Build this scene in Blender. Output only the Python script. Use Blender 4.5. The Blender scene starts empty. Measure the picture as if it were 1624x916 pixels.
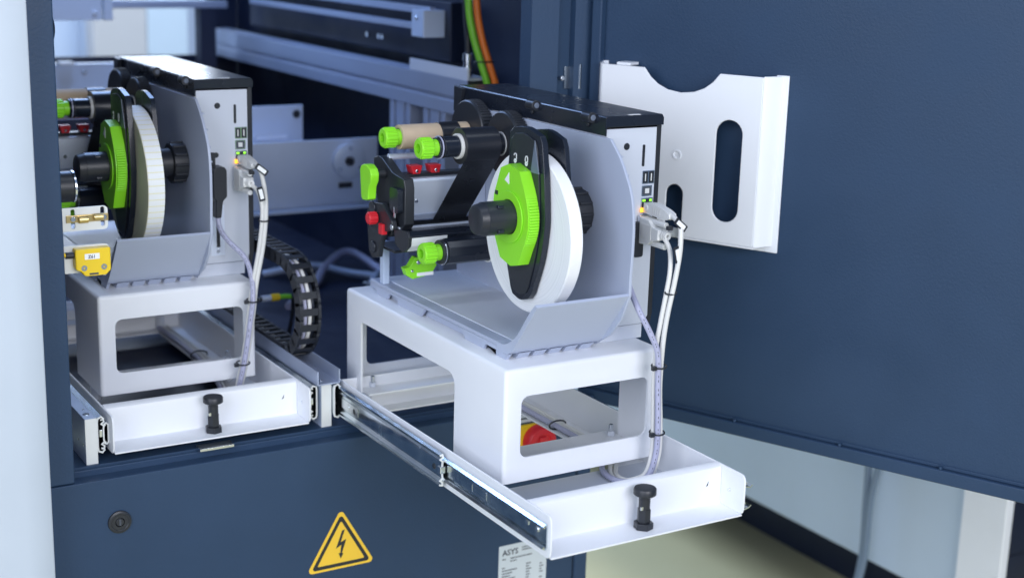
import bpy, bmesh, math, random
from mathutils import Vector, Matrix
from mathutils.geometry import tessellate_polygon
random.seed(7)
scene = bpy.context.scene
col = scene.collection
R = math.radians
MM = 0.001

# ------------------------------------------------------------------ camera
yaw, pit, rol = R(31.419), R(13.9), R(-1.656)
fwd = Vector((math.sin(yaw)*math.cos(pit), math.cos(yaw)*math.cos(pit), -math.sin(pit)))
rgt = Vector((math.cos(yaw), -math.sin(yaw), 0))
dwn = fwd.cross(rgt)
r2 = math.cos(rol)*rgt + math.sin(rol)*dwn
d2 = -math.sin(rol)*rgt + math.cos(rol)*dwn
cd = bpy.data.cameras.new('camera'); cam = bpy.data.objects.new('camera', cd); col.objects.link(cam)
m = Matrix((( r2.x, -d2.x, -fwd.x), (r2.y, -d2.y, -fwd.y), (r2.z, -d2.z, -fwd.z))).to_4x4()
m.translation = Vector((-0.818, -1.347, 0.624))
cam.matrix_world = m
cd.sensor_width = 36; cd.lens = 2299.7*36/1624
cd.clip_start = 0.02; cd.clip_end = 60
cd.dof.use_dof = True; cd.dof.focus_distance = 1.77; cd.dof.aperture_fstop = 3.8
scene.camera = cam

# ------------------------------------------------------------------ light
scene.view_settings.view_transform = 'Standard'; scene.view_settings.look = 'None'
scene.view_settings.gamma = 1; scene.view_settings.exposure = 0.0
w = bpy.data.worlds.new('World'); scene.world = w; w.use_nodes = True
bg = w.node_tree.nodes['Background']; bg.inputs[0].default_value = (0.27, 0.50, 1.0, 1); bg.inputs[1].default_value = 0.31
def area(name, loc, target, sx, sy, power, color):
    l = bpy.data.lights.new(name, 'AREA'); l.shape = 'RECTANGLE'; l.size = sx; l.size_y = sy; l.energy = power; l.color = color
    o = bpy.data.objects.new(name, l); col.objects.link(o); o.location = loc
    o.rotation_euler = (Vector(target) - Vector(loc)).to_track_quat('-Z', 'Y').to_euler()
    return o
area('window_light', (-3.0, -1.6, 1.3), (0, 0.0, 0.15), 3.0, 2.4, 90, (0.86, 0.90, 1.0))
area('front_light', (-0.25, -3.0, 1.15), (0.0, 0.2, 0.08), 2.0, 1.2, 74, (0.95, 0.955, 1.0))
area('ceiling_light', (0.5, -0.6, 2.7), (0.5, -0.2, 0), 3.0, 0.30, 15, (0.85, 0.92, 1.0))
area('aisle_light', (2.2, 0.4, 2.6), (1.2, 0.9, -0.8), 1.6, 0.4, 75, (0.97, 0.97, 0.92))
area('cabinet_light', (-0.05, 1.35, 1.02), (0.2, 1.2, 0.1), 0.6, 0.25, 7.0, (0.36, 0.55, 1.0))
area('hall_light', (0.1, 3.0, 2.4), (0.6, 4.0, 0.4), 2.6, 0.8, 120, (0.70, 0.83, 1.0))
area('cover_reflection_light', (0.75, 4.1, 0.95), (0.4, 2.0, 0.7), 1.7, 0.75, 32, (0.78, 0.87, 1.0))  # unseen lamp added for the white reflection on the left printer cover

# ------------------------------------------------------------------ materials
def mat(name, color, rough=0.5, metal=0.0, bump=0.0, bscale=400.0, var=0.0, vscale=12.0, spec=0.5, emis=None, es=0.0, rvar=0.0, coat=0.0, aniso=None):
    mt = bpy.data.materials.new(name); mt.use_nodes = True
    nt = mt.node_tree; b = nt.nodes['Principled BSDF']
    b.inputs['Base Color'].default_value = (*color, 1); b.inputs['Roughness'].default_value = rough
    b.inputs['Metallic'].default_value = metal; b.inputs['Specular IOR Level'].default_value = spec
    b.inputs['Coat Weight'].default_value = coat
    if emis: b.inputs['Emission Color'].default_value = (*emis, 1); b.inputs['Emission Strength'].default_value = es
    tc = nt.nodes.new('ShaderNodeTexCoord')
    if bump:
        n = nt.nodes.new('ShaderNodeTexNoise'); n.inputs['Scale'].default_value = bscale; n.inputs['Detail'].default_value = 2
        if aniso:
            mp = nt.nodes.new('ShaderNodeMapping'); mp.inputs['Scale'].default_value = aniso
            nt.links.new(tc.outputs['Object'], mp.inputs[0]); nt.links.new(mp.outputs[0], n.inputs['Vector'])
        else: nt.links.new(tc.outputs['Object'], n.inputs['Vector'])
        bp = nt.nodes.new('ShaderNodeBump'); bp.inputs['Strength'].default_value = bump; bp.inputs['Distance'].default_value = 0.001
        nt.links.new(n.outputs['Fac'], bp.inputs['Height']); nt.links.new(bp.outputs[0], b.inputs['Normal'])
    if var or rvar:
        n2 = nt.nodes.new('ShaderNodeTexNoise'); n2.inputs['Scale'].default_value = vscale; n2.inputs['Detail'].default_value = 5
        nt.links.new(tc.outputs['Object'], n2.inputs['Vector'])
        if var:
            rp = nt.nodes.new('ShaderNodeMapRange'); rp.inputs[1].default_value = 0.3; rp.inputs[2].default_value = 0.7
            rp.inputs[3].default_value = 1-var; rp.inputs[4].default_value = 1+var
            nt.links.new(n2.outputs['Fac'], rp.inputs[0])
            mx = nt.nodes.new('ShaderNodeVectorMath'); mx.operation = 'SCALE'; mx.inputs[0].default_value = color
            nt.links.new(rp.outputs[0], mx.inputs['Scale']); nt.links.new(mx.outputs[0], b.inputs['Base Color'])
        if rvar:
            rr = nt.nodes.new('ShaderNodeMapRange'); rr.inputs[1].default_value = 0.3; rr.inputs[2].default_value = 0.7
            rr.inputs[3].default_value = max(0.02, rough-rvar); rr.inputs[4].default_value = rough+rvar
            nt.links.new(n2.outputs['Fac'], rr.inputs[0]); nt.links.new(rr.outputs[0], b.inputs['Roughness'])
    return mt
WHITE = mat('white_powder_coat', (0.80, 0.82, 0.86), 0.42, bump=0.08, bscale=420, var=0.018, rvar=0.08)
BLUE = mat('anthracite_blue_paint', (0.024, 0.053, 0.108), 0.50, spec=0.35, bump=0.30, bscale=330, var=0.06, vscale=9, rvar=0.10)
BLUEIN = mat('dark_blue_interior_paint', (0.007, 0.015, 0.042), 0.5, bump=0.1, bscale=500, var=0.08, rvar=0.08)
GREYP = mat('lavender_grey_plastic', (0.44, 0.49, 0.61), 0.34, bump=0.06, bscale=1100, var=0.015, rvar=0.05)
PANEL = mat('light_grey_sheet', (0.60, 0.64, 0.72), 0.42, bump=0.04, bscale=900, var=0.015, rvar=0.05)
BLACK = mat('black_plastic', (0.019, 0.022, 0.029), 0.40, bump=0.08, bscale=800, rvar=0.08)
BLACKG = mat('black_cover_paint', (0.012, 0.016, 0.026), 0.27, bump=0.05, bscale=800, rvar=0.05)
BLACKF = mat('black_ribbon_film', (0.014, 0.016, 0.022), 0.30, bump=0.03, bscale=300, rvar=0.06, aniso=(0.2, 3, 3))
GREEN = mat('lime_green_plastic', (0.27, 0.76, 0.025), 0.36, bump=0.04, bscale=900, var=0.03)
RED = mat('red_plastic', (0.62, 0.018, 0.030), 0.4, var=0.04)
PAPER = mat('white_label_paper', (0.88, 0.89, 0.90), 0.62, bump=0.03, bscale=600)
KRAFT = mat('kraft_cardboard', (0.52, 0.41, 0.29), 0.75, bump=0.2, bscale=500, var=0.08, vscale=40)
ALU = mat('brushed_aluminium', (0.72, 0.79, 0.92), 0.38, metal=0.35, bump=0.05, bscale=260, rvar=0.07, aniso=(0.15, 6, 6))
ALUY = mat('anodised_profile', (0.42, 0.48, 0.62), 0.36, metal=0.45, bump=0.04, bscale=200, rvar=0.06)
ZINC = mat('zinc_steel', (0.60, 0.66, 0.70), 0.20, metal=1.0, bump=0.04, bscale=180, var=0.05, vscale=30, rvar=0.08)
STEEL = mat('bright_screw_steel', (0.75, 0.78, 0.82), 0.22, metal=1.0)
MILLED = mat('milled_aluminium_end', (0.74, 0.76, 0.75), 0.5, metal=0.15, bump=0.1, bscale=400, aniso=(6, 6, 0.3))
CABLEW = mat('pale_grey_cable', (0.70, 0.70, 0.68), 0.42, var=0.02)
CABLEG = mat('lilac_grey_cable', (0.42, 0.43, 0.58), 0.40, var=0.03)
PLUGW = mat('off_white_plug', (0.74, 0.75, 0.74), 0.4, var=0.02)
YELLOW = mat('yellow_plastic', (0.86, 0.60, 0.02), 0.4, var=0.03)
SIGNY = mat('warning_yellow', (0.95, 0.60, 0.05), 0.4, var=0.02)
SIGNK = mat('sign_black', (0.02, 0.024, 0.03), 0.45)
BRASS = mat('brass', (0.72, 0.55, 0.26), 0.28, metal=1.0, var=0.05, vscale=60)
PRINT = mat('print_ink', (0.06, 0.07, 0.09), 0.6)
PLATEL = mat('type_plate_label', (0.66, 0.72, 0.78), 0.35, metal=0.2)
PLATEG = mat('grey_machine_plate', (0.54, 0.64, 0.82), 0.4, metal=0.1, bump=0.04, bscale=300, var=0.04)
LEDG = mat('green_led', (0.1, 0.6, 0.02), 0.4, emis=(0.35, 1.0, 0.05), es=1.6)
LEDO = mat('orange_led', (0.8, 0.3, 0.02), 0.4, emis=(1.0, 0.42, 0.03), es=2.2)
ORANGE = mat('orange_cable', (0.86, 0.20, 0.02), 0.45)
GCABLE = mat('green_cable', (0.20, 0.58, 0.03), 0.45)
FLOORM = mat('beige_floor_coating', (0.56, 0.54, 0.34), 0.5, bump=0.04, bscale=60, var=0.05, vscale=3, rvar=0.1)
HALLW = mat('pale_blue_hall_wall', (0.42, 0.50, 0.66), 0.7, var=0.06, vscale=1.5)
BEIGE = mat('beige_board', (0.47, 0.47, 0.50), 0.7, var=0.06, vscale=3)
SKIRT = mat('pale_blue_skirt_panel', (0.50, 0.60, 0.72), 0.45, bump=0.03, bscale=300, var=0.05, vscale=3)
SLATE = mat('slate_grey_plastic', (0.13, 0.16, 0.22), 0.4)
CLAD = mat('pale_grey_cladding', (0.60, 0.67, 0.76), 0.5, bump=0.04, bscale=500, var=0.02)
WHITEP = mat('white_moulded_plastic', (0.86, 0.89, 0.94), 0.38, bump=0.05, bscale=900, var=0.01)
# label roll with faint yellow gaps between the labels
LROLL = mat('label_roll_side', (0.88, 0.89, 0.87), 0.6, bump=0.02, bscale=500)
nt = LROLL.node_tree; bs = nt.nodes['Principled BSDF']
at_ = nt.nodes.new('ShaderNodeTexCoord'); sp = nt.nodes.new('ShaderNodeSeparateXYZ'); nt.links.new(at_.outputs['Object'], sp.inputs[0])
zz = nt.nodes.new('ShaderNodeMath'); zz.operation = 'SUBTRACT'; nt.links.new(sp.outputs['Z'], zz.inputs[0]); zz.inputs[1].default_value = 0.098
an = nt.nodes.new('ShaderNodeMath'); an.operation = 'ARCTAN2'; nt.links.new(zz.outputs[0], an.inputs[0]); nt.links.new(sp.outputs['Y'], an.inputs[1])
ml = nt.nodes.new('ShaderNodeMath'); ml.operation = 'MULTIPLY'; nt.links.new(an.outputs[0], ml.inputs[0]); ml.inputs[1].default_value = 11.0
fr = nt.nodes.new('ShaderNodeMath'); fr.operation = 'FRACT'; nt.links.new(ml.outputs[0], fr.inputs[0])
lt = nt.nodes.new('ShaderNodeMath'); lt.operation = 'LESS_THAN'; nt.links.new(fr.outputs[0], lt.inputs[0]); lt.inputs[1].default_value = 0.16
mx = nt.nodes.new('ShaderNodeMix'); mx.data_type = 'RGBA'; nt.links.new(lt.outputs[0], mx.inputs[0])
mx.inputs[6].default_value = (0.86, 0.88, 0.88, 1); mx.inputs[7].default_value = (0.80, 0.78, 0.55, 1); nt.links.new(mx.outputs[2], bs.inputs['Base Color'])
def wound(name, c, zc):
    mt = mat(name, c, 0.6); nt = mt.node_tree; b = nt.nodes['Principled BSDF']; N = nt.nodes.new
    tc = N('ShaderNodeTexCoord'); vm = N('ShaderNodeVectorMath'); vm.operation = 'SUBTRACT'; vm.inputs[1].default_value = (0, 0, zc); nt.links.new(tc.outputs['Object'], vm.inputs[0])
    ml = N('ShaderNodeVectorMath'); ml.operation = 'MULTIPLY'; ml.inputs[1].default_value = (0, 1, 1); nt.links.new(vm.outputs[0], ml.inputs[0])
    ln = N('ShaderNodeVectorMath'); ln.operation = 'LENGTH'; nt.links.new(ml.outputs[0], ln.inputs[0])
    no = N('ShaderNodeTexNoise'); no.noise_dimensions = '1D'; no.inputs['Scale'].default_value = 420; no.inputs['Detail'].default_value = 3; nt.links.new(ln.outputs['Value'], no.inputs['W'])
    rp = N('ShaderNodeMapRange'); rp.inputs[1].default_value = 0.3; rp.inputs[2].default_value = 0.7; rp.inputs[3].default_value = 0.93; rp.inputs[4].default_value = 1.03; nt.links.new(no.outputs['Fac'], rp.inputs[0])
    sc = N('ShaderNodeVectorMath'); sc.operation = 'SCALE'; sc.inputs[0].default_value = c; nt.links.new(rp.outputs[0], sc.inputs['Scale']); nt.links.new(sc.outputs[0], b.inputs['Base Color'])
    return mt
WOUNDW = wound('wound_white_paper', (0.86, 0.87, 0.88), 0.0956); WOUNDY = wound('wound_yellow_liner', (0.66, 0.64, 0.46), 0.0976)
LSIDE = mat('yellowed_liner_edge', (0.66, 0.64, 0.46), 0.7, bump=0.2, bscale=900, aniso=(1, 1, 1))

# ------------------------------------------------------------------ mesh helpers (millimetres)
WL = {}                       # world location of every object
FR = [lambda p: p]            # current frame: mm point -> mm world point
def shift(dx, dy, dz=0): return lambda p: (p[0]+dx, p[1]+dy, p[2]+dz)
def rrect(x0, y0, x1, y1, r, n=6):
    pts = []
    for cx, cy, a in ((x1-r, y1-r, 0), (x0+r, y1-r, 90), (x0+r, y0+r, 180), (x1-r, y0+r, 270)):
        for i in range(n+1):
            t = R(a+90*i/n); pts.append((cx+r*math.cos(t), cy+r*math.sin(t)))
    return pts
def ngon(cx, cy, r, n, ph=0): return [(cx+r*math.cos(2*math.pi*i/n+ph), cy+r*math.sin(2*math.pi*i/n+ph)) for i in range(n)]
def spline(pts, n=8):
    P = [Vector(p) for p in pts]; P = [2*P[0]-P[1]] + P + [2*P[-1]-P[-2]]; out = []
    for i in range(1, len(P)-2):
        for k in range(n):
            t = k/n; a, b, c, d = P[i-1], P[i], P[i+1], P[i+2]
            out.append(0.5*((2*b)+(c-a)*t+(2*a-5*b+4*c-d)*t*t+(3*b-a-3*c+d)*t**3))
    out.append(P[-2]); return [tuple(p) for p in out]
class MB:
    def __init__(s): s.v = []; s.f = []
    def add(s, vs, fs):
        o = len(s.v); s.v += vs; s.f += [[i+o for i in f] for f in fs]; return s
    def box(s, x0, x1, y0, y1, z0, z1):
        return s.add([(x, y, z) for x in (x0, x1) for y in (y0, y1) for z in (z0, z1)],
                     [(0, 1, 3, 2), (4, 6, 7, 5), (0, 4, 5, 1), (2, 3, 7, 6), (0, 2, 6, 4), (1, 5, 7, 3)])
    @staticmethod
    def p3(ax, a, q): return (a, q[0], q[1]) if ax == 'x' else (q[0], a, q[1]) if ax == 'y' else (q[0], q[1], a)
    def prism(s, poly, ax, a0, a1, holes=()):
        loops = [list(poly)] + [list(h) for h in holes]
        flat = [q for l in loops for q in l]; n = len(flat)
        tris = tessellate_polygon([[Vector((q[0], q[1], 0)) for q in l] for l in loops]) if (holes or len(poly) > 4 or True) else []
        vs = [s.p3(ax, a0, q) for q in flat] + [s.p3(ax, a1, q) for q in flat]
        fs = [tuple(t) for t in tris] + [tuple(i+n for i in reversed(t)) for t in tris]
        k = 0
        for l in loops:
            for i in range(len(l)):
                j = (i+1) % len(l); fs.append((k+i, k+j, k+j+n, k+i+n))
            k += len(l)
        return s.add(vs, fs)
    def lathe(s, ax, c, prof, n=40):
        vs = []; fs = []
        for a, r in prof:
            for i in range(n):
                t = 2*math.pi*i/n; vs.append(s.p3(ax, a, (c[0]+r*math.cos(t), c[1]+r*math.sin(t))))
        for k in range(len(prof)-1):
            for i in range(n):
                j = (i+1) % n; fs.append((k*n+i, k*n+j, (k+1)*n+j, (k+1)*n+i))
        if prof[0] != prof[-1]:
            fs.append(tuple(range(n))[::-1]); fs.append(tuple(range((len(prof)-1)*n, len(prof)*n)))
        return s.add(vs, fs)
    def cyl(s, ax, c, a0, a1, r, n=36, ch=0.6):
        d = 1 if a1 > a0 else -1; ch = min(ch, r*0.4, abs(a1-a0)*0.4)
        return s.lathe(ax, c, [(a0, r-ch), (a0+d*ch, r), (a1-d*ch, r), (a1, r-ch)], n)
    def ring(s, ax, c, a0, a1, ri, ro, n=48):
        return s.lathe(ax, c, [(a0, ri), (a0, ro), (a1, ro), (a1, ri), (a0, ri)], n)
    def tube(s, path, r, n=12, rz=None):
        P = [Vector(p) for p in path]; vs = []; fs = []; up = None
        for i, p in enumerate(P):
            t = (P[min(i+1, len(P)-1)]-P[max(i-1, 0)]).normalized()
            if up is None: up = t.orthogonal().normalized()
            up = (up-t*up.dot(t)).normalized(); sd = t.cross(up)
            rr = r(i/(len(P)-1)) if callable(r) else r
            for k in range(n):
                a = 2*math.pi*k/n; q = p+up*(rr*math.cos(a))+sd*((rz or rr)*math.sin(a)); vs.append(tuple(q))
        for i in range(len(P)-1):
            for k in range(n): j = (k+1) % n; fs.append((i*n+k, i*n+j, (i+1)*n+j, (i+1)*n+k))
        fs.append(tuple(range(n))[::-1]); fs.append(tuple(range((len(P)-1)*n, len(P)*n)))
        return s.add(vs, fs)
    def strip(s, line, t, ax, a0, a1):
        L = [Vector((p[0], p[1])) for p in line]; A = []; B = []
        for i, p in enumerate(L):
            d1 = (L[i]-L[i-1]).normalized() if i else None
            d2_ = (L[i+1]-L[i]).normalized() if i < len(L)-1 else None
            if d1 is None: d = d2_; k = 1
            elif d2_ is None: d = d1; k = 1
            else: d = (d1+d2_).normalized(); k = 1/max(0.5, d.dot(d1))
            nn = Vector((-d.y, d.x))*(t/2*k); A.append(tuple(p+nn)); B.append(tuple(p-nn))
        return s.prism(A+B[::-1], ax, a0, a1)
    def build(s, name, mt, parent=None, bevel=0.0, seg=2, smooth=38, kind=None, label=None, cat=None, group=None, cut=(), wn=False):
        vs = [Vector(FR[0](p))*MM for p in s.v]
        c = Vector(((min(v.x for v in vs)+max(v.x for v in vs))/2, (min(v.y for v in vs)+max(v.y for v in vs))/2, min(v.z for v in vs)))
        me = bpy.data.meshes.new(name); me.from_pydata([v-c for v in vs], [], s.f); me.update()
        bm = bmesh.new(); bm.from_mesh(me); bmesh.ops.recalc_face_normals(bm, faces=bm.faces); bm.to_mesh(me); bm.free()
        o = bpy.data.objects.new(name, me); col.objects.link(o)
        o.location = c
        if cut:
            for cm in cut:
                co = MB.raw(cm, c); md = o.modifiers.new('b', 'BOOLEAN'); md.operation = 'DIFFERENCE'; md.solver = 'EXACT'; md.object = co
                co.location = c
                bpy.context.view_layer.update()
                dg = bpy.context.evaluated_depsgraph_get(); nm = bpy.data.meshes.new_from_object(o.evaluated_get(dg))
                o.modifiers.clear(); o.data = nm; bpy.data.objects.remove(co)
            me = o.data; me.name = name
        me.materials.clear(); me.materials.append(mt)
        if smooth: me.shade_smooth(); me.set_sharp_from_angle(angle=R(smooth))
        if bevel:
            md = o.modifiers.new('bevel', 'BEVEL'); md.width = bevel*MM; md.segments = seg; md.limit_method = 'ANGLE'; md.angle_limit = R(35)
            md.harden_normals = True
        WL[o.name] = c
        if parent is not None: o.parent = parent; o.location = c-WL[parent.name]
        if kind: o['kind'] = kind
        if label: o['label'] = label
        if cat: o['category'] = cat
        if group: o['group'] = group
        return o
    @staticmethod
    def raw(mb, c):
        me = bpy.data.meshes.new('cutter'); me.from_pydata([Vector(FR[0](p))*MM-c for p in mb.v], [], mb.f); me.update()
        bm = bmesh.new(); bm.from_mesh(me); bmesh.ops.recalc_face_normals(bm, faces=bm.faces); bm.to_mesh(me); bm.free()
        o = bpy.data.objects.new('cutter', me); col.objects.link(o); return o
def thing(name, label, cat, at, group=None, kind=None):
    o = bpy.data.objects.new(name, None); col.objects.link(o)
    c = Vector(FR[0](at))*MM; o.location = c; WL[o.name] = c; o.empty_display_size = 0.02
    o['label'] = label; o['category'] = cat
    if group: o['group'] = group
    return o
def B(*a): return MB().box(*a)
def CY(*a, **k): return MB().cyl(*a, **k)
def rounded_box(x0, x1, y0, y1, z0, z1, r, seg=3):
    """solid box with rounded edges as an MB"""
    bm = bmesh.new(); bmesh.ops.create_cube(bm, size=1)
    for v in bm.verts: v.co = Vector(((x0+x1)/2+v.co.x*(x1-x0), (y0+y1)/2+v.co.y*(y1-y0), (z0+z1)/2+v.co.z*(z1-z0)))
    bmesh.ops.bevel(bm, geom=bm.edges[:], offset=r, segments=seg, affect='EDGES', profile=0.5)
    mb = MB(); bm.verts.index_update(); mb.add([tuple(v.co) for v in bm.verts], [[v.index for v in f.verts] for f in bm.faces]); bm.free(); return mb
def text_mb(body, size, ax, a, origin, depth=0.15, flip=False):
    cu = bpy.data.curves.new('t', 'FONT'); cu.body = body; cu.size = size; cu.extrude = depth; cu.resolution_u = 2; cu.offset = 0.02*size
    o = bpy.data.objects.new('t', cu); col.objects.link(o); bpy.context.view_layer.update()
    me = bpy.data.meshes.new_from_object(o.evaluated_get(bpy.context.evaluated_depsgraph_get()))
    mb = MB()
    mb.add([MB.p3(ax, a-v.co.z, (origin[0]+v.co.x, origin[1]+v.co.y)) for v in me.vertices], [list(p.vertices) for p in me.polygons])
    bpy.data.objects.remove(o); return mb

# ================================================================== the room
fl = MB().box(-6000, 6000, -5000, 9000, -820, -800).build('floor', FLOORM, kind='structure')
hw = MB().box(-3000, 4500, 4200, 4260, -799, 3000).build('hall_wall', HALLW, kind='structure')
t = thing('hall_cabinet', 'pale beige cabinet standing against the far hall wall', 'cabinet', (900, 4100, -800), 'boards by the far hall wall')
B(650, 850, 4050, 4150, -799, 900).build('door_leaf', BEIGE, t, bevel=4); B(852, 1010, 4050, 4150, -799, 900).build('door_leaf', SKIRT, t, bevel=4)
B(640, 1020, 4152, 4190, -799, 920).build('carcass', HALLW, t, bevel=3)
t = thing('leaning_board', 'tall beige board leaning behind the machine window', 'board', (1250, 4100, -800), 'boards by the far hall wall')
B(1160, 1380, 4060, 4150, -799, 640).build('board', BEIGE, t, bevel=4); B(1165, 1375, 4152, 4190, -799, 600).build('back_frame', HALLW, t, bevel=3)

# ================================================================== machine cabinet
cab = thing('machine_cabinet', 'dark blue machine cabinet with open front holding two printer drawers', 'machine', (-30, 900, -800))
B(-433, 344, 355, 358, -800, -53).build('front_panel', BLUE, cab, bevel=1.2)
B(-432, 344, 358.2, 377, -57, -53.2).build('panel_top_fold', BLUE, cab, bevel=1.2)
B(-398.6, 344, 377.3, 381, -56, -45).build('ledge_lip', BLUE, cab, bevel=1.6)
B(-398.6, 344, 381.3, 560, -46, -42).build('ledge', BLUE, cab, bevel=0.6)
B(346.5, 369, 352, 372, -800, -48).build('corner_post', BLUE, cab, bevel=2)
B(-433, -399, 357, 372, -52.6, 1100).build('left_post', BLUE, cab, bevel=2.2, seg=3)
B(-430, -404, 372.3, 420, -44, 1100).build('left_post_return', BLUE, cab, bevel=1)
# white outer cladding beside the left post
MB().prism([(-1500, 300), (-471, 296), (-437, 318), (-437, 352), (-1500, 352)], 'z', -800, 1100).build('white_cladding', CLAD, cab, bevel=2.5, seg=3)
# right post, folded sheet
MB().strip([(274, 436), (272, 404), (312, 398), (318, 410), (340, 410), (340, 396), (366, 392), (372, 404), (372, 470)], 2.4, 'z', -45, 1100).build('right_post', BLUE, cab, bevel=0.5)
B(330, 346, 404.5, 408, 404, 436).build('hinge_plate', ZINC, cab, bevel=0.6)
hp = CY('z', (350, 398), 404, 440, 5).build('hinge_pin', ZINC, cab)
for x, z in ((292, 470), (322, 420), (352, 428)):
    CY('y', (x, z), 402 if x < 300 else 396, 405 if x < 300 else 409, 3.2).build('screw', STEEL, cab)
B(-432, 372, 373, 470, 640, 1100).build('unseen_light_block', BLUE, cab, bevel=1)  # unseen beam added to keep high light out of the cabinet depth
# inside
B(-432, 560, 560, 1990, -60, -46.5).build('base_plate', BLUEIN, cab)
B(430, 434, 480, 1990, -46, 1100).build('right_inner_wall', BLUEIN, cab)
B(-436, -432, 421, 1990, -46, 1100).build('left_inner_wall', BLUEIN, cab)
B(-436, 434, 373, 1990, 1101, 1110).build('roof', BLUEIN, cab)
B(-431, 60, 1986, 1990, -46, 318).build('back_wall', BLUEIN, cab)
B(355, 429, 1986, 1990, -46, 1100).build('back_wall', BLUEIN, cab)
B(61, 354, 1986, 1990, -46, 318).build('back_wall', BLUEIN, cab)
B(-431, 354, 1986, 1990, 455, 500).build('back_wall', BLUEIN, cab)  # opening above this beam added so the bright hall reflects in the cover
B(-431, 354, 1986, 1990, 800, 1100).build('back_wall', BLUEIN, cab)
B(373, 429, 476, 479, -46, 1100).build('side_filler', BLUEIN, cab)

# lock, warning sign, type plate, main switch
lk = MB().lathe('y', (-347, -112), [(355, 15), (352.6, 14.6), (351.6, 12.5), (351.6, 11.2), (352.4, 10.4), (352.4, 6), (355, 6)], 40).build('lock', BLACK, cab)
CY('y', (-347, -112), 351.9, 354.8, 5.2, n=24).build('lock_cylinder', BLACK, lk)
B(-348.2, -345.8, 351.4, 351.9, -116, -108).build('key_slot', PRINT, lk)
def rtri(cx, zb, w_, h_, r):
    A = [(cx-w_/2, zb), (cx+w_/2, zb), (cx, zb+h_)]; out = []
    for i in range(3):
        p = Vector(A[i]); a = (Vector(A[i-1])-p).normalized(); b = (Vector(A[(i+1) % 3])-p).normalized()
        half = a.angle(b)/2; d = r/math.tan(half); bis = (a+b).normalized(); c = p+bis*(r/math.sin(half))
        s0 = p+a*d-c; s1 = p+b*d-c; a0 = math.atan2(s0.y, s0.x); a1 = math.atan2(s1.y, s1.x)
        da = (a1-a0+math.pi) % (2*math.pi)-math.pi
        out += [(c.x+r*math.cos(a0+da*k/6), c.y+r*math.sin(a0+da*k/6)) for k in range(7)]
    return out
sg = MB().prism(rtri(-43, -240, 103, 88, 5), 'y', 354.5, 354.95).build('warning_sign', SIGNY, cab, label='yellow triangular sticker with black lightning bolt')
MB().prism(rtri(-43, -236.5, 89, 76.5, 3.5), 'y', 354.2, 354.45, holes=[rtri(-43, -231.5, 72, 62, 1.5)]).build('border', SIGNK, sg)
bolt = [(-40.5, -184.5), (-36.5, -183.5), (-42.5, -201), (-34.2, -198), (-40.8, -217.5), (-38.6, -218), (-42.6, -225.5), (-45.8, -216.6), (-43.2, -217), (-41.6, -205), (-49.6, -209.5)]
MB().prism([(x-1, z) for x, z in bolt], 'y', 354.2, 354.45).build('lightning_bolt', SIGNK, sg)
tp = MB().prism(rrect(212, -345, 296, -261, 1.5), 'y', 354.4, 354.95).build('type_plate', PLATEL, cab, label='pale type plate with small print under the drawer')
text_mb('ASYS', 12.5, 'y', 354.2, (218, -277)).build('maker_name', PRINT, tp, smooth=0)
pm = MB()
rows = [(-269, ((252, 276),)), (-273, ((252, 270),)), (-283, ((218, 224), (232, 270))), (-287.5, ((232, 243),)), (-297, ((218, 223), (260, 268))), (-301.5, ((218, 244), (260, 266), (284, 288))),
        (-306, ((218, 236), (260, 269), (284, 291))), (-310.5, ((218, 232), (260, 266), (284, 288))), (-315, ((218, 241), (260, 267), (284, 290))), (-319.5, ((218, 230), (260, 265))), (-324, ((218, 246), (260, 268), (284, 289)))]
for z, segs in rows:
    for a, b in segs:
        x = a
        while x < b:
            l = random.uniform(1.2, 3.6); pm.box(x, min(b, x+l), 354.1, 354.35, z-0.9, z+0.9); x += l+0.7
pm.build('small_print', PRINT, tp, kind='stuff', smooth=0)
sw = MB().prism(rrect(236, -128, 302, -76, 3), 'y', 351, 355).build('main_switch', YELLOW, cab, label='yellow and red main switch', bevel=0.8)
MB().lathe('y', (270, -102), [(351, 25), (338, 25), (334, 22), (333, 15), (336, 13), (336, 0.1)], 40).build('rotary_knob', RED, sw)
B(264, 276, 332.5, 336.2, -112, -92).build('grip', RED, sw, bevel=3)
B(222, 288, 354.3, 355, -73, -61).build('switch_label', PLATEL, cab)
B(226, 280, 353.9, 354.2, -68, -65.5).build('switch_label_print', PRINT, cab)
B(-236, -190, 366, 384, -41.8, -38).build('latch_plate', STEEL, cab, bevel=0.5)

# slide carriers between the drawers
for x0, x1 in ((-377, -362.4), (-58, -43.4)):
    bar = B(x0, x1, 386, 900, -41.9, 18).build('slide_carrier', PLATEG, cab, bevel=0.4)
    MB().box(x0, x1, 385, 385.9, -41.9, 18).build('milled_end', MILLED, bar)
    if x0 < -100:
        CY('z', (x0+7, 405), 17.5, 18.6, 4.6).build('cap_screw', STEEL, bar); CY('z', (x0+9, 425), 17.5, 18.4, 1.6, n=16).build('screw', STEEL, bar)
        for yy in (395, 420): CY('x', (yy, -18), x0-0.5, x0+0.5, 2.2, n=16).build('screw', STEEL, bar)
ch = MB().strip([(-66, 40), (-66, 21.2), (-34.5, 21.2), (-34.5, 40)], 1.8, 'y', 378, 1200).build('cable_channel', ALUY, bevel=0.2,
        label='aluminium u channel on the bar between both drawers', cat='channel')
CY('z', (-56, 392), 22.2, 23.4, 2.6, n=20).build('screw', STEEL, ch)

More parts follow.
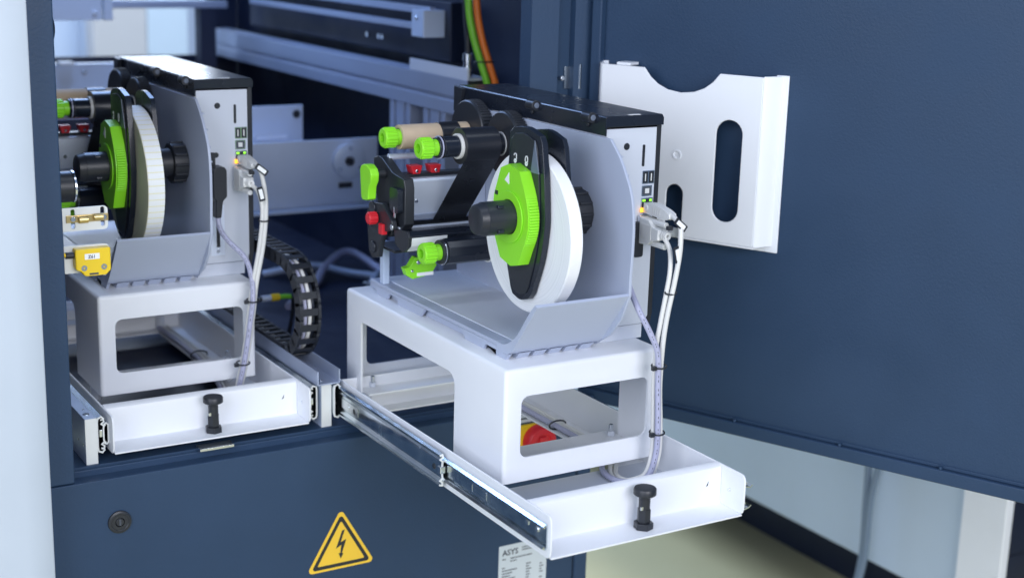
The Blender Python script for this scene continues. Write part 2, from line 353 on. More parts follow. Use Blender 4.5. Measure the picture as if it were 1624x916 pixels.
# ================================================================== drawers
def member(prof, x, z, y0, y1, flip=1, t=1.7):
    return MB().strip([(x+flip*px, z+pz) for px, pz in prof], t, 'y', y0, y1)
OUTER = [(9.5, 20), (6, 23.5), (1.5, 21.5), (0.8, 16), (0.8, -16), (1.5, -21.5), (6, -23.5), (9.5, -20)]
MIDDLE = [(5.5, 18.5), (9, 19.5), (9.6, 16), (6.4, 13.4), (9.6, 10.5), (9.0, 7), (9.0, -7), (9.6, -10.5), (6.4, -13.4), (9.6, -16), (9, -19.5), (5.5, -18.5)]
INNER = [(11.5, 10.5), (10.2, 12.6), (12.6, 14), (14.9, 11.5), (14.9, -11.5), (12.6, -14), (10.2, -12.6), (11.5, -10.5)]
def make_drawer(dx, dy, pulled, label):
    FR[0] = shift(dx, dy)
    d = thing('drawer', label, 'drawer', (107, 120, -30), 'printer drawers in the cabinet')
    for nm, x0, x1 in (('side_wall', -27, -24.6), ('side_wall', 238.6, 241)):
        prof = [(-146, -22), (-144, -27), (-139, -30), (402, -30), (402, 20), (-138, 20), (-142.5, 18.6), (-145.2, 15.6), (-146, 12)]
        wl_ = MB().prism(prof, 'x', x0, x1).build(nm, WHITE, d, bevel=0.9)
    MB().strip([(-145, -29), (-108, -29), (-104.5, -27.8), (-103, -25), (-103, 12), (-102, 16.5), (-98.5, 19), (-93, 19.2), (-92, 12)], 2.0, 'x', -24.4, 238.4).build('front_wall', WHITE, d, bevel=0.3)
    B(-24.4, 238.4, -101.6, 48, -30, -28).build('floor_strip', PANEL, d)  # grey sheet colour stands in for shade behind the front wall
    B(-24.4, 12, 48.2, 396, -30, -28).build('floor_strip', WHITE, d)
    B(196, 238.4, 48.2, 396, -30, -28).build('floor_strip', WHITE, d)
    B(12.2, 195.8, 372, 396, -30, -28).build('floor_strip', WHITE, d)
    B(-24.4, 238.4, 396.3, 398.5, -30, 18).build('rear_wall', WHITE, d, bevel=0.6)
    for x, y in ((14, 78), (206, 78), (14, 394), (206, 394)):
        CY('z', (x, y), -27.9, -0.3, 7, n=20).build('spacer', PANEL, d)
    CY('x', (-120, -6), 237.6, 238.4, 1.8, n=14).build('rivet', STEEL, d)
    MB().prism([(216, -4), (219.5, 2.2), (218.6, -3)], 'y', -103.9, -104.3).build('notch', BLACK, d)
    # index plunger on the front strip
    px, py = 112, -124
    pn = MB().lathe('z', (px, py), [(-28, 6.6), (8, 6.6), (8.5, 6.2), (12, 6.2), (12.6, 12), (13.6, 13), (19.5, 13), (21, 12), (21.6, 9)], 32).build('locking_pin', BLACK, d)
    MB().prism(ngon(px, py, 11.5, 6, 0.3), 'z', -27.9, -20).build('hex_nut', BLACK, pn, bevel=0.8)
    MB().prism(ngon(px, py, 8, 6, 0.1), 'z', -19.5, -4).build('sleeve', BLACK, pn, bevel=0.6)
    B(px-7.6, px-4, py-4.6, py-3.2, -4, 0).build('slot', STEEL, pn)
    # telescopic slides, one on each side
    for sgn, xo in ((1, -42.6), (-1, 256.6)):
        zc = -5
        if pulled:
            o = member(OUTER, xo, zc, 380, 900, sgn).build('slide_rail', ZINC, d)
            mm_ = member(MIDDLE, xo, zc, 86, 640, sgn).build('middle_member', ZINC, o)
            ii = member(INNER, xo, zc, -140, 330, sgn).build('inner_member', ZINC, o)
            member(MIDDLE, xo, zc, 84.6, 86, sgn, 2.1).build('cut_end', MILLED, o); member(OUTER, xo, zc, 378.6, 380, sgn, 2.0).build('cut_end', MILLED, o)
            if sgn > 0:
                B(xo+6, xo+13, 84, 92, zc-4.5, zc+4.5).build('end_stop', STEEL, o, bevel=1)
                for yy, rr in ((104, 3.6), (330, 4.2), (349, 5)): CY('x', (yy, zc-1), xo+7.2, xo+8.6, rr, n=20).build('hole' if yy < 340 else 'rivet', BLACK if yy < 340 else STEEL, o)
                B(xo+7.4, xo+8, 318, 370, zc-6.5, zc+6.5).build('ball_cage', STEEL, o, bevel=0.4)
                CY('x', (-122, zc+3), xo+12.6, xo+14.6, 3.4, n=20).build('screw', STEEL, o); B(xo+13, xo+14.2, -104, -98, zc+1, zc+5).build('stamped_slot', STEEL, o)
                st = MB().prism(rrect(-12, zc-6, 22, zc+5, 2), 'x', xo+13.6, xo+14, holes=[rrect(-11, zc-5, 21, zc+4, 1.4)]).build('stamp', STEEL, o)
            else:
                MB().strip([(242, 3), (246, 3.4), (252, 2), (255, 4.5)], 1.6, 'y', -141, 330).build('slide_flange', ZINC, o); MB().strip([(242, -24), (246, -24.4), (252, -23), (255, -20.5)], 1.6, 'y', -141, 330).build('slide_flange', ZINC, o)
                MB().strip([(243, 3), (243, -24)], 1.4, 'y', -140, 330).build('slide_web', ZINC, o)
        else:
            o = member(OUTER, xo, zc-1, -130, 380, sgn, 2.0).build('slide_rail', ZINC, d)
            member(MIDDLE, xo, zc-1, -128, 380, sgn).build('middle_member', ZINC, o)
            member(INNER, xo, zc-1, -128, 380, sgn).build('inner_member', ZINC, o)
            member(OUTER, xo, zc-1, -131.2, -130, sgn, 2.0).build('cut_end', MILLED, o); member(MIDDLE, xo, zc-1, -129.2, -128, sgn, 1.8).build('cut_end', MILLED, o); member(INNER, xo, zc-1, -129.2, -128, sgn, 1.8).build('cut_end', MILLED, o)
            B(xo+sgn*4, xo+sgn*8.4, -127, -110, zc-6, zc+4).build('end_stop', STEEL, o, bevel=0.8)
    return d
make_drawer(0, 0, True, 'white sheet metal drawer pulled fully out on its telescopic slides')
make_drawer(-319, 520, False, 'white sheet metal drawer pushed back into the cabinet')

# ================================================================== printer stands
def make_stand(dx, dy, label):
    FR[0] = shift(dx, dy)
    t = thing('printer_stand', label, 'stand', (110, 216, 0), 'white printer stands')
    outer = rounded_box(0, 220, 0, 432, -30, 138, 5, 4)
    cuts = [rounded_box(3, 217, 3, 429, -60, 135, 2.5, 2), B(-50, 300, -50, 500, -80, 0),
            MB().prism(rrect(22, 29, 202, 104, 10), 'y', -20, 30), MB().prism(rrect(30, 23, 190, 104, 10), 'y', 400, 460),
            MB().prism([(384, -20), (384, 96), (382, 99), (379, 101), (134, 101), (127, 99), (121, 93), (119, 86), (119, -20)], 'x', -20, 30),
            MB().prism([(384, -20), (384, 96), (382, 99), (379, 101), (94, 101), (87, 99), (81, 93), (79, 86), (79, -20)], 'x', 190, 240)]
    b = outer.build('body', WHITE, t, smooth=42, cut=cuts)
    B(3.2, 216.8, 3.2, 97, 0, 2.6).build('flange', WHITE, t, bevel=0.4)
    B(3.2, 216.8, 364, 428.8, 0, 2.6).build('flange', WHITE, t, bevel=0.4)
    for x, y in ((23, 394), (206, 78), (23, 78), (206, 394)):
        s = MB().prism(ngon(x, y, 5, 6), 'z', 2.8, 9).build('bolt', PANEL, t, bevel=0.5)
        CY('z', (x, y), 9.1, 18, 2.9, n=18).build('thread', STEEL, s)
    return t
make_stand(0, 0, 'white sheet stand with rounded windows on the pulled-out drawer')
make_stand(-319, 520, 'white sheet stand with rounded windows on the pushed-in drawer')

# ================================================================== label printers
AX = (79, 298)
def make_printer(dx, dy, variant, label):
    FR[0] = shift(dx, dy)
    dk = -5 if variant else 0          # the outer stop sits further out on the wider roll
    t = thing('label_printer', label, 'printer', (130, 220, 138), 'label printers on the drawers')
    B(40, 224, 48, 400, 138.1, 156).build('base', PANEL, t, bevel=1)
    B(156, 231, 50, 400, 156.2, 394).build('housing', PANEL, t, bevel=1)
    MB().prism([(157, 157), (222, 157), (226, 160), (230.5, 166), (230.5, 399.5), (157, 399.5)], 'y', 46.5, 49.7).build('back_panel', PANEL, t, bevel=0.5)
    MB().prism([(231.2, 152), (234, 148), (238, 168), (238, 402), (231.2, 402)], 'y', 47, 400).build('side_cover', BLACK, t, bevel=1)
    cv = MB().prism([(154, 392), (156, 392), (156, 402), (238.6, 402), (238.6, 411), (236, 415), (155.5, 415), (154, 413)], 'y', 44, 403).build('top_cover', BLACKG, t, bevel=0.7)
    MB().prism([(403, 415), (403, 380), (391, 380), (378, 413)], 'x', 148, 153.6).build('cover_lug', BLACK, cv, bevel=1)
    for y in (202, 76):
        CY('y', (151, 411), y-9, y+9, 6.6, n=20).build('hinge_knuckle', BLACK, cv); CY('y', (151, 411), y-10.4, y-8.8, 3.6, n=14).build('hinge_screw', SLATE, cv)
        CY('x', (y+4, 402), 151.6, 153.8, 3, n=16).build('hinge_stud', BLACK, cv)
    B(190, 206, 47, 51, 415.1, 415.6).build('cover_label', PAPER, cv)
    # ports
    CY('y', (187, 378), 45.6, 46.6, 4.2, n=24).build('panel_screw', BLACK, t)
    if variant: CY('y', (184, 310), 45.6, 46.6, 3.8, n=24).build('panel_screw', BLACK, t)
    MB().prism(rrect(210.5, 353, 214, 379, 1), 'y', 45.8, 46.6).build('card_slot', BLACK, t)
    us = MB().prism(rrect(211.5, 331.5, 229, 347.5, 1), 'y', 45.2, 46.6).build('usb_ports', STEEL, t)
    for x in (212.6, 221.2):
        q = B(x, x+6.8, 44.9, 45.4, 332.6, 346.4).build('usb_opening', BLACK, us); B(x+2.4, x+3.8, 44.5, 44.95, 335, 344).build('tongue', PLUGW, us)
    ub = MB().prism(rrect(211.5, 316.5, 226.5, 329.5, 1), 'y', 45.2, 46.6).build('printer_port', STEEL, t)
    MB().prism(rrect(213, 317.8, 225, 328.2, 2), 'y', 44.8, 45.3).build('port_opening', PRINT, ub); B(216, 222, 44.4, 44.9, 320, 326).build('tongue', PLUGW, ub)
    rj = MB().prism(rrect(211.5, 296, 228.5, 314.5, 1), 'y', 45.2, 46.6).build('network_port', STEEL, t)
    B(213, 227, 44.8, 45.3, 297, 313).build('port_opening', BLACK, rj); B(213.2, 217, 44.3, 44.9, 310.2, 312.6).build('led', LEDG, rj); B(223.2, 226.4, 44.3, 44.9, 310.2, 312.6).build('led', LEDG, rj)
    B(210.2, 214, 43.6, 44.7, 297.2, 302.6).build('led', LEDO, rj)
    MB().prism(rrect(211.5, 259, 222.5, 294.5, 2), 'y', 44.6, 46.6).build('serial_port', STEEL, t)
    MB().prism(rrect(200.5, 243, 214, 286, 3) if not variant else rrect(170, 276, 182, 314, 2), 'y', 40 if not variant else 44, 46.5).build('mains_inlet', BLACK, t, bevel=0.8)
    sl_ = MB().prism(rrect(174, 168, 194, 240, 1), 'y', 45.7, 46.5).build('slot_cover', ALU, t)
    B(182, 187, 45.3, 45.8, 180, 226).build('slot', BLACK, sl_); CY('y', (184, 174), 45, 45.8, 2.6, n=16).build('screw', STEEL, sl_)
    # guard plate behind the roll
    arc = spline([(26, 391.5), (6, 373), (-9, 353), (-21, 331), (-26.5, 303), (-27, 268), (-25.5, 238), (-26, 216)], 5)
    MB().prism([(p[0], p[1]) for p in arc]+[(-12, 184), (9, 160), (40, 141), (386, 141), (386, 391.5)], 'x', 148.2, 152).build('guard_plate', GREYP, t, bevel=0.8)
    for y, z in ((8, 373), (-5, 353), (-14, 331), (-19, 312)): B(152.2, 155.6, y, y+9, z-1.2, z+1.2).build('guard_rib', GREYP, t, bevel=0.4)
    # label guide tray
    B(30, 60, 388, 420, 138.2, 151).build('printer_foot', GREYP, t, bevel=3)
    B(22, 148, 60.3, 386, 150.4, 154.9).build('guide_tray', GREYP, t, bevel=0.8)
    B(30, 146, 64, 380, 138.3, 150.2).build('tray_underside', GREYP, t)
    sk = [(60.2, 138.6), (60.1, 141), (60, 144.5), (85, 145), (89, 138.2), (135, 138.2), (142, 150.2), (240, 150.2), (252, 138.2), (317, 138.2), (319, 147), (343, 147), (349, 138.2), (378, 138.2), (386, 146), (386, 150.3), (60.3, 150.3)]
    MB().prism(sk, 'x', 22.1, 25.5).build('tray_skirt', GREYP, t, bevel=0.4)
    li = spline([(60, 154.9), (46, 154.9), (32, 160), (16, 172), (2, 189), (-11, 206), (-22.5, 218)], 5)
    lo = spline([(-26, 215.6), (-15, 200.5), (-2, 184), (13, 165), (25, 151.5), (34, 145.6), (44, 144.2)], 5)
    MB().prism([(p[0], p[1]) for p in li]+[(p[0], p[1]) for p in lo]+[(60, 144.2)], 'x', 22, 152).build('tray_lip', GREYP, t, bevel=0.7)
    for x0, x1 in ((22.1, 26), (36, 52), (58, 74), (80, 96), (102, 118), (124, 140)): MB().prism([(60, 138.2), (38, 138.2), (30, 146.6), (34, 145.4), (44, 144.1), (60, 144.1)], 'x', x0, x1).build('lip_foot', GREYP, t)
    # roll axle and stops
    axl = MB().prism(ngon(AX[0], AX[1], 20, 40), 'x', 10, 148).build('roll_axle', BLACK, t)
    MB().lathe('x', AX, [(0, 0.1), (0, 15.5), (1.2, 17.5), (9.8, 19.4), (10, 20)], 40).build('end_cap', BLACK, axl)
    for a in (40, 130, 220, 310):
        cx, cz = AX[0]+20*math.cos(R(a)), AX[1]+20*math.sin(R(a)); CY('x', (cx, cz), 22, 30, 3, n=14).build('latch_button', BLACKG, axl, bevel=0.3)
    MB().ring('x', AX, 128, 147.8, 20.3, 27, 40).build('hub_ring', BLACK, axl, bevel=0.8)
    for a in range(0, 360, 30):
        cx, cz = AX[0]+27*math.cos(R(a)), AX[1]+27*math.sin(R(a)); CY('x', (cx, cz), 129, 147, 2.2, n=8).build('hub_rib', BLACK, axl)
    def stop(nm, x0, x1, up):
        yc, zc = AX
        o = spline([(yc+33, up-9), (yc+34, zc+60), (yc+44, zc+14), (yc+44, zc-12), (yc+33, zc-60), (yc+22, 207)], 4) + spline([(yc+17, 200), (yc, 196.5), (yc-18, 201)], 3) \
            + spline([(yc-25, 209), (yc-43, zc-45), (yc-50, zc-8), (yc-50, zc+12), (yc-46, zc+50), (yc-39, up-14)], 4) + spline([(yc-34, up-6), (yc-4, up+1), (yc+24, up-2)], 3)
        return [(p[0], p[1]) for p in o]
    os_ = stop('outer', 0, 0, 402)
    cx0, cz0 = AX
    ms = MB().prism(os_, 'x', 64+dk, 72+dk, holes=[ngon(cx0, cz0, 20.6, 32)]).build('outer_stop', BLACKG, t, bevel=1.6, seg=3)
    inset = [(cx0+(y-cx0)*0.80, 298+(z-298)*0.93) for y, z in os_]
    MB().prism(inset, 'x', 62.4+dk, 63.9+dk, holes=[ngon(cx0, cz0, 20.6, 32)]).build('raised_face', BLACK, ms, bevel=1)
    MB().prism([(cx0-20, 353), (cx0-38, 353), (cx0-27, 391)], 'x', 61.2+dk, 62.3+dk).build('wedge_mark', SLATE, ms, bevel=0.3)
    # padlock marks
    for y, op in ((cx0+16, True), (cx0-9, False)):
        mk = MB().ring('x', (y, 361), 61.9+dk, 62.4+dk, 0.9, 2.8, 20).build('padlock_mark', PAPER, ms)
        MB().strip([(y-2.6, 363.4), (y-2.6, 367)]+[(y-2.6*math.cos(R(a)), 367+2.8*math.sin(R(a))) for a in range(20, 181, 32)]+([] if op else [(y+2.6, 363.4)]), 1.1, 'x', 61.9+dk, 62.4+dk).build('shackle_mark', PAPER, ms)
    MB().prism([(y-4, z if z > 300 else z+4) for y, z in stop('inner', 0, 0, 398)], 'x', 92, 98, holes=[ngon(cx0, cz0, 20.6, 32)]).build('inner_stop', BLACKG, t, bevel=1.6, seg=3)
    gk = [(y+cx0, z+cz0) for y, z in ((-19, 56), (4, 62), (23, 55), (37, 22), (40, 6), (40, -8), (36, -24), (20, -52), (-4, -58), (-21, -54), (-30, -35), (-37, -22), (-41, -8), (-41, 8), (-37, 22), (-30, 37))]
    kn = MB().prism(gk, 'x', 47+dk, 62.2+dk, holes=[ngon(cx0, cz0, 20.8, 40)]).build('clamp_knob', GREEN, t, bevel=2.2, seg=3)
    MB().ring('x', AX, 44.8+dk, 46.8+dk, 20.9, 31, 48).build('knob_collar', GREEN, kn, bevel=0.7)
    for i in range(23):
        a = R(180+(i-11)*4.6); B_ = 41.6+1.6*abs(i-11)/11
        y, z = cx0+B_*math.cos(a), cz0+B_*math.sin(a)*1.0
        CY('x', (y, z), 48.4+dk, 61.5+dk, 1.7, n=10).build('grip_rib', GREEN, kn)
    MB().prism([(cx0+3, 336), (cx0+13, 340), (cx0+3.5, 350)], 'x', 46.5+dk, 46.9+dk).build('arrow_mark', PAPER, kn)
    for y, z in ((cx0+31, cz0+24), (cx0+32, cz0-22), (cx0-27, cz0-2), (cx0+6, cz0+25)): B(46.2+dk, 47.4+dk, y-3, y+3, z-2.4, z+2.4).build('knob_window', BLACK, kn)
    # ribbon spindles with lime end knobs
    def knob(y, z, x0, nm='spindle_knob', par=None):
        k = MB().ring('x', (y, z), x0, x0+18, 6, 12.4, 40).build(nm, GREEN, par or t, bevel=1.6)
        for i in range(18):
            a = 2*math.pi*i/18; CY('x', (y+12.3*math.cos(a), z+12.3*math.sin(a)), x0+2.2, x0+17, 1.3, n=8).build('grip_rib', GREEN, k)
        CY('x', (y, z), x0+11, x0+30, 6.3, n=20).build('knob_core', GREEN, k); MB().lathe('x', (y, z), [(x0+18, 10.5), (x0+25, 10.5)], 36).build('neck', GREEN, k)
        return k
    for y, z, x0, rw in ((330, 359, 4, 44), (238, 358, 8, 41)):
        s = CY('x', (y, z), x0+25, 130, 11 if y > 300 else 13.4, n=32).build('ribbon_spindle', BLACKG, t)
        knob(y, z, x0, par=s)
        w_ = CY('x', (y, z), 128, 146, rw, n=72, ch=1.5).build('drive_wheel', BLACK, t)
        for i in range(60):
            a = 2*math.pi*i/60; CY('x', (y+rw*math.cos(a), z+rw*math.sin(a)), 131, 146, 1.2, n=6).build('wheel_rib', BLACK, w_)
    MB().ring('x', (238, 358), 36, 37.4, 13.5, 14.6, 40).build('collar', CABLEG, t); MB().ring('x', (238, 358), 39.5, 41, 13.5, 14.3, 40).build('collar', BLACK, t)
    MB().ring('x', (238, 358), 126.1, 126.9, 13.6, 15.6, 40).build('collar', PLUGW, t)
    for i in range(8): CY('x', (238-8, 358+8.6), 44+i*2.6, 45.4+i*2.6, 1.3, n=8).build('spring_stud', BLACK, t)
    # print head
    hb = MB().prism([(310, 252.5), (310, 303), (313, 306), (338, 306), (346, 298), (346, 252.5)], 'x', 24.3, 148).build('print_head', ALU, t, bevel=0.8)
    for x, z in ((44, 277), (124, 277)): CY('y', (x, z), 308.6, 310, 2.8, n=18).build('screw', STEEL, hb)
    B(24.4, 147.8, 306.5, 309.6, 252.6, 260).build('head_strip', ALUY, hb, bevel=1)
    bp_ = [(276, 254), (276, 301), (280, 312), (312, 316), (343, 331), (356, 332), (368, 328), (364, 290), (348, 252), (312, 246), (289, 241)]
    hs = MB().prism(bp_, 'x', 10, 24).build('head_bracket', BLACK, t, bevel=1.2)
    MB().prism(rrect(280, 268, 304, 300, 5), 'x', 2, 9.8).build('cam_block', BLACKG, hs, bevel=1.5)
    B(1.4, 3, 288, 291, 262, 276).build('cam_pin', STEEL, hs)
    arm = MB().prism([(317, 276), (350, 272), (364, 258), (357, 206), (346, 198), (330, 202), (322, 225), (310, 240), (286, 247), (290, 258)], 'x', -2, 6).build('lever_arm', BLACK, t, bevel=1.6)
    CY('x', (342, 214), -4, -1.8, 8, n=28).build('pivot', BLACKG, arm); CY('x', (344, 266), -4, -1.8, 9, n=28).build('pivot', BLACKG, arm)
    CY('x', (288, 250), -3, -1.9, 4, n=18).build('rivet', STEEL, arm)
    rk = CY('x', (331, 255), -16, -3, 7.5, n=28, ch=1.2).build('adjusting_knob', RED, t, label='small red adjusting knob')
    for i in range(10):
        a = 2*math.pi*i/10; CY('x', (331+7.4*math.cos(a), 255+7.4*math.sin(a)), -15, -4, 1, n=6).build('grip_rib', RED, rk)
    B(-6, 2, 309, 320, 236, 250).build('adjusting_slider', RED, t, bevel=1)
    lv = [(351, 316), (348, 322), (340, 325), (330, 325), (321, 321), (317, 314), (318, 306), (324, 298), (326, 281), (330, 279), (343, 278), (347, 280)]
    MB().prism(lv, 'x', -18, -6).build('head_lever', GREEN, t, bevel=1.8, seg=3)
    CY('x', (334, 312), -6, 10, 6, n=20).build('lever_shaft', BLACK, t)
    CY('x', (345, 331), 20, 130, 4.2, n=18).build('guide_rod', ALU, t)
    B(24.2, 147.8, 322, 341, 307, 311).build('head_rail', BLACK, t, bevel=1)
    for x in (40, 68):
        p_ = MB().prism([(x, 322), (x+17, 322), (x+14, 311.2), (x+3, 311.2)], 'y', 318, 334).build('pressure_block', RED, t, bevel=0.8); CY('y', (x+8.5, 315), 316.6, 318, 2.2, n=14).build('screw', STEEL, p_)
    # platen and lower roller
    CY('x', (318, 240), 8, 147, 9, n=32).build('platen_roller', BLACK, t)
    B(8, 147, 288, 293, 246.5, 249).build('tear_bar', ALU, t, bevel=0.4)
    MB().prism([(293, 246), (262, 249), (254, 243), (256, 231), (268, 222), (290, 230)], 'x', 8, 147).build('deflector', BLACKG, t, bevel=1.6)
    MB().strip([(253.1, 241.5), (255.1, 230.6), (267.2, 221.5)], 0.4, 'x', 9, 60).build('deflector_label', PAPER, t)
    MB().prism([(293, 246), (258, 250), (251, 243), (253, 230), (268, 220), (290, 228)], 'x', 3, 7.6).build('deflector_cap', BLACK, t, bevel=1.4)
    B(8, 147, 300, 356, 212, 216).build('lower_frame', BLACK, t, bevel=1)
    B(24, 33, 364, 376, 155, 214).build('support_leg', PLATEG, t, bevel=1)
    # rewind spindle
    s3 = MB().prism(ngon(222, 228, 17, 10, 0.2), 'x', 38, 147).build('rewind_spindle', BLACKG, t, bevel=1.2)
    knob(222, 228, 6, par=s3)
    MB().ring('x', (222, 228), 31, 37.8, 10.6, 15.5, 40).build('collar', BLACK, s3, bevel=0.6); MB().ring('x', (222, 228), 34, 35, 15.6, 16.4, 40).build('collar', STEEL, s3)
    MB().ring('x', (222, 228), 100, 110, 17.4, 19, 48).build('liner_rest', PAPER, s3)
    # green latch under the deflector
    lt_ = MB().prism([(20, 192), (28, 194), (36, 206), (46, 205), (68, 194), (60, 182), (48, 179), (32, 177), (24, 182)], 'y', 294, 306).build('release_latch', GREEN, t, bevel=1.6, label='green release latch above the guide tray')
    CY('y', (40, 199), 292.6, 294, 3, n=18).build('screw', STEEL, lt_); CY('y', (31, 188), 292.8, 294, 2, n=18).build('screw', STEEL, lt_); B(38, 62, 293.2, 294, 180.5, 185).build('latch_label', PAPER, lt_)
    # ---------------- media that sits on the axles
    if variant:
        lr = MB().ring('x', (AX[0], 280), 68, 89.6, 38, 98, 160).build('label_roll', LROLL, label='wide label roll with faint yellow lines between the labels', cat='label roll', smooth=30, group='label rolls')
        MB().ring('x', (AX[0], 280), 67.3, 67.9, 38, 97.6, 120).build('wound_edge', WOUNDY, lr)
    else:
        lr = MB().ring('x', (AX[0]+4, 277), 73.6, 89.6, 41.5, 96.4, 160).build('label_roll', PAPER, label='large plain white label roll clamped by the green knob', cat='label roll', smooth=30, group='label rolls', bevel=0.8)
        MB().ring('x', (AX[0]+4, 277), 73.0, 73.5, 41.5, 95.6, 120).build('wound_edge', WOUNDW, lr); MB().ring('x', (AX[0]+4, 277), 74, 89, 38, 41.3, 64).build('core', KRAFT, lr)
        B(72.4, 72.9, 159, 166, 262, 268).build('sense_mark', BLACK, lr)
    pl_ = 'of the pulled-out printer' if not variant else 'of the pushed-in printer'
    tr = thing('take_up_core', 'brown cardboard core half covered in black film on the rear spindle '+pl_, 'ribbon core', (80, 330, 343), 'ribbon take-up cores')
    MB().ring('x', (330, 359), 27, 127.5, 11.4, 16, 56).build('core', KRAFT, tr, bevel=0.5)
    CY('x', (330, 359), 84, 112, 17.2, n=48, ch=0.4).build('film', BLACKF, tr)
    rb = thing('ribbon_roll', 'black thermal ribbon roll with film web running down '+pl_, 'ribbon roll', (90, 238, 335), 'thermal ribbon rolls')
    MB().ring('x', (238, 358), 66, 115, 16.1, 23, 64).build('film_roll', BLACKF, rb, bevel=0.4)
    MB().ring('x', (238, 358), 62, 116, 13.6, 16, 56).build('core', CABLEW, rb, bevel=0.4)
    wb = MB(); wp = [(221.2, 342.9), (265, 294.8), (306, 250)]
    wb.strip(wp, 0.5, 'x', 66, 115).build('film_web', BLACKF, rb)
    return t
make_printer(0, 0, 0, 'grey label printer with black cover on the pulled-out drawer')
make_printer(-319, 520, 1, 'grey label printer with black cover on the pushed-in drawer')

# ================================================================== cables
def make_cables(dx, dy, variant):
    FR[0] = shift(dx, dy)
    wh = 'pulled-out printer' if not variant else 'pushed-in printer'
    def tie(x, y, z, r, par, ax='z', head=(-1, 0)):
        o = MB().ring(ax, (x, y) if ax == 'z' else (x, z) if ax == 'y' else (y, z), (z if ax == 'z' else y if ax == 'y' else x)-1.6, (z if ax == 'z' else y if ax == 'y' else x)+1.6, r, r+1.3, 28).build('cable_tie', BLACK, par)
        return o
    if not variant:
        A = [(220, -2, 303), (218, -24, 294), (216, -30, 276), (215, -30, 255), (210, -30, 225), (202, -30, 185), (198, -30, 150), (197, -30, 100), (199, -32, 55), (199, -33, 20), (193, -30, -10), (182, -22, -21), (172, -2, -23), (175, 20, -23.5), (200, 60, -23.5), (215, 130, -23.5), (216, 260, -23.5), (216, 380, -23.5)]
        S_ = [(212, -2, 276), (213, -14, 262), (209, -22, 240), (204, -24, 215), (197, -25, 180), (192.5, -25, 150), (191.6, -25, 100), (193, -26, 55), (193, -27, 20), (187, -25, -8), (176, -16, -18), (164, 0, -23), (170, 24, -23.5), (194, 64, -23.5), (208.6, 130, -23.5), (209.4, 260, -23.5), (209.4, 380, -23.5)]
        P = [(190, 40, 262), (183, 34, 236), (176, 10, 213), (169, -18, 195), (180, -28, 168), (190, -32, 142), (192.4, -32.5, 100), (194, -34, 55), (194, -34, 20), (188, -31, -8), (178, -24, -17), (162, -6, -22), (163, 30, -22.5), (186, 70, -22.5), (202, 130, -22.5), (202.6, 260, -22.5), (202.6, 380, -22.5)]
    else:
        A = [(220, -2, 304), (222, -20, 298), (228, -22, 268), (229, -22, 235), (224, -22, 190), (213, -24, 140), (208, -25, 103), (198, -26, 42), (190, -24, 2), (186, -18, -20), (182, -4, -23.5), (196, 60, -23.5), (214, 200, -23.5), (214, 380, -23.5)]
        S_ = [(214, -2, 276), (220, -14, 268), (224, -20, 250), (223, -22, 225), (217.6, -22, 185), (207, -24, 138), (201.5, -25, 103), (191.6, -26, 42), (184, -24, 4), (179.6, -18, -20), (175, -4, -23.5), (190, 60, -23.5), (207, 200, -23.5), (207, 380, -23.5)]
        P = [(177, 26, 232), (178, 20, 212), (186, 10, 196), (203, -8, 174), (207, -22, 148), (205, -31, 120), (202, -32, 100), (192, -33, 42), (184.5, -31, 4), (180, -24, -18), (170, -6, -23), (184, 60, -23), (200, 200, -23), (200, 380, -23)]
    # network cable
    nc = thing('network_cable', 'pale network cable plugged in below the usb ports of the '+wh, 'cable', A[7], 'network cables')
    MB().tube(spline(A, 8), 3.1, 12).build('cable', CABLEW, nc)
    xr = A[0][0]
    MB().prism([(44.2, 297), (44.2, 309), (26, 311), (4, 307), (-6, 303.5), (-8, 298), (0, 295), (24, 296)], 'x', xr-5.5, xr+5.5).build('plug', PLUGW, nc, bevel=2.2, seg=3)
    CY('x', (38, 304), xr-7.2, xr-5.4, 4.4, n=24).build('plug_boss', PLUGW, nc)
    for k in range(4): B(xr-5.9, xr-5.4, 24-k*4.4, 26-k*4.4, 298.5, 306.5).build('plug_rib', CABLEW, nc)
    fx, fy, fz = (A[1][0]-4.2, A[1][1]+2, A[1][2]+3) if not variant else (A[1][0]-3, A[1][1]-1, A[1][2]-5)
    FRm = FR[0]
    def flag(cx, cy, cz, ang, par):
        f0 = FRm; ca, sa = math.cos(ang), math.sin(ang)
        FR[0] = lambda p: f0((cx+p[0]*ca+p[2]*sa, cy+p[1], cz-p[0]*sa+p[2]*ca))
        b = MB().prism(rrect(-10, -4.2, 10, 4.2, 1.2), 'y', -1.2, 0).build('marker_frame', BLACK, par); MB().prism(rrect(-7, -2.6, 7, 2.6, 1), 'y', -1.8, -1.25).build('marker', PAPER, b)
        FR[0] = f0
    flag(fx+2, -28, A[1][2]+1, R(38), nc)
    B(A[1][0]-16, A[1][0]-9, -24, -18, A[1][2]-6, A[1][2]-1).build('tie_head', BLACK, nc, bevel=1)
    # serial cable
    sc = thing('serial_cable', 'pale serial cable with screwed grey plug on the '+wh, 'cable', S_[7], 'serial cables')
    MB().tube(spline(S_, 8), 2.9, 12).build('cable', CABLEW, sc)
    B(207, 221, 40.5, 44.5, 259.5, 294).build('plug_shell', STEEL, sc, bevel=0.8)
    MB().prism([(40.4, 260), (40.4, 293.6), (22, 292), (14, 285), (2, 283.5), (2, 270.5), (14, 268), (22, 262)], 'x', 206.4, 222).build('plug', PLUGW, sc, bevel=1.6, seg=3)
    for k in range(4): MB().ring('y', (214, 277), 2-k*2.6-1.7, 2-k*2.6, 2, 6.2-k*0.5, 20).build('strain_relief', PLUGW, sc)
    B(205.9, 206.5, 16, 36, 268, 286).build('plug_recess', CABLEW, sc, bevel=0.2)
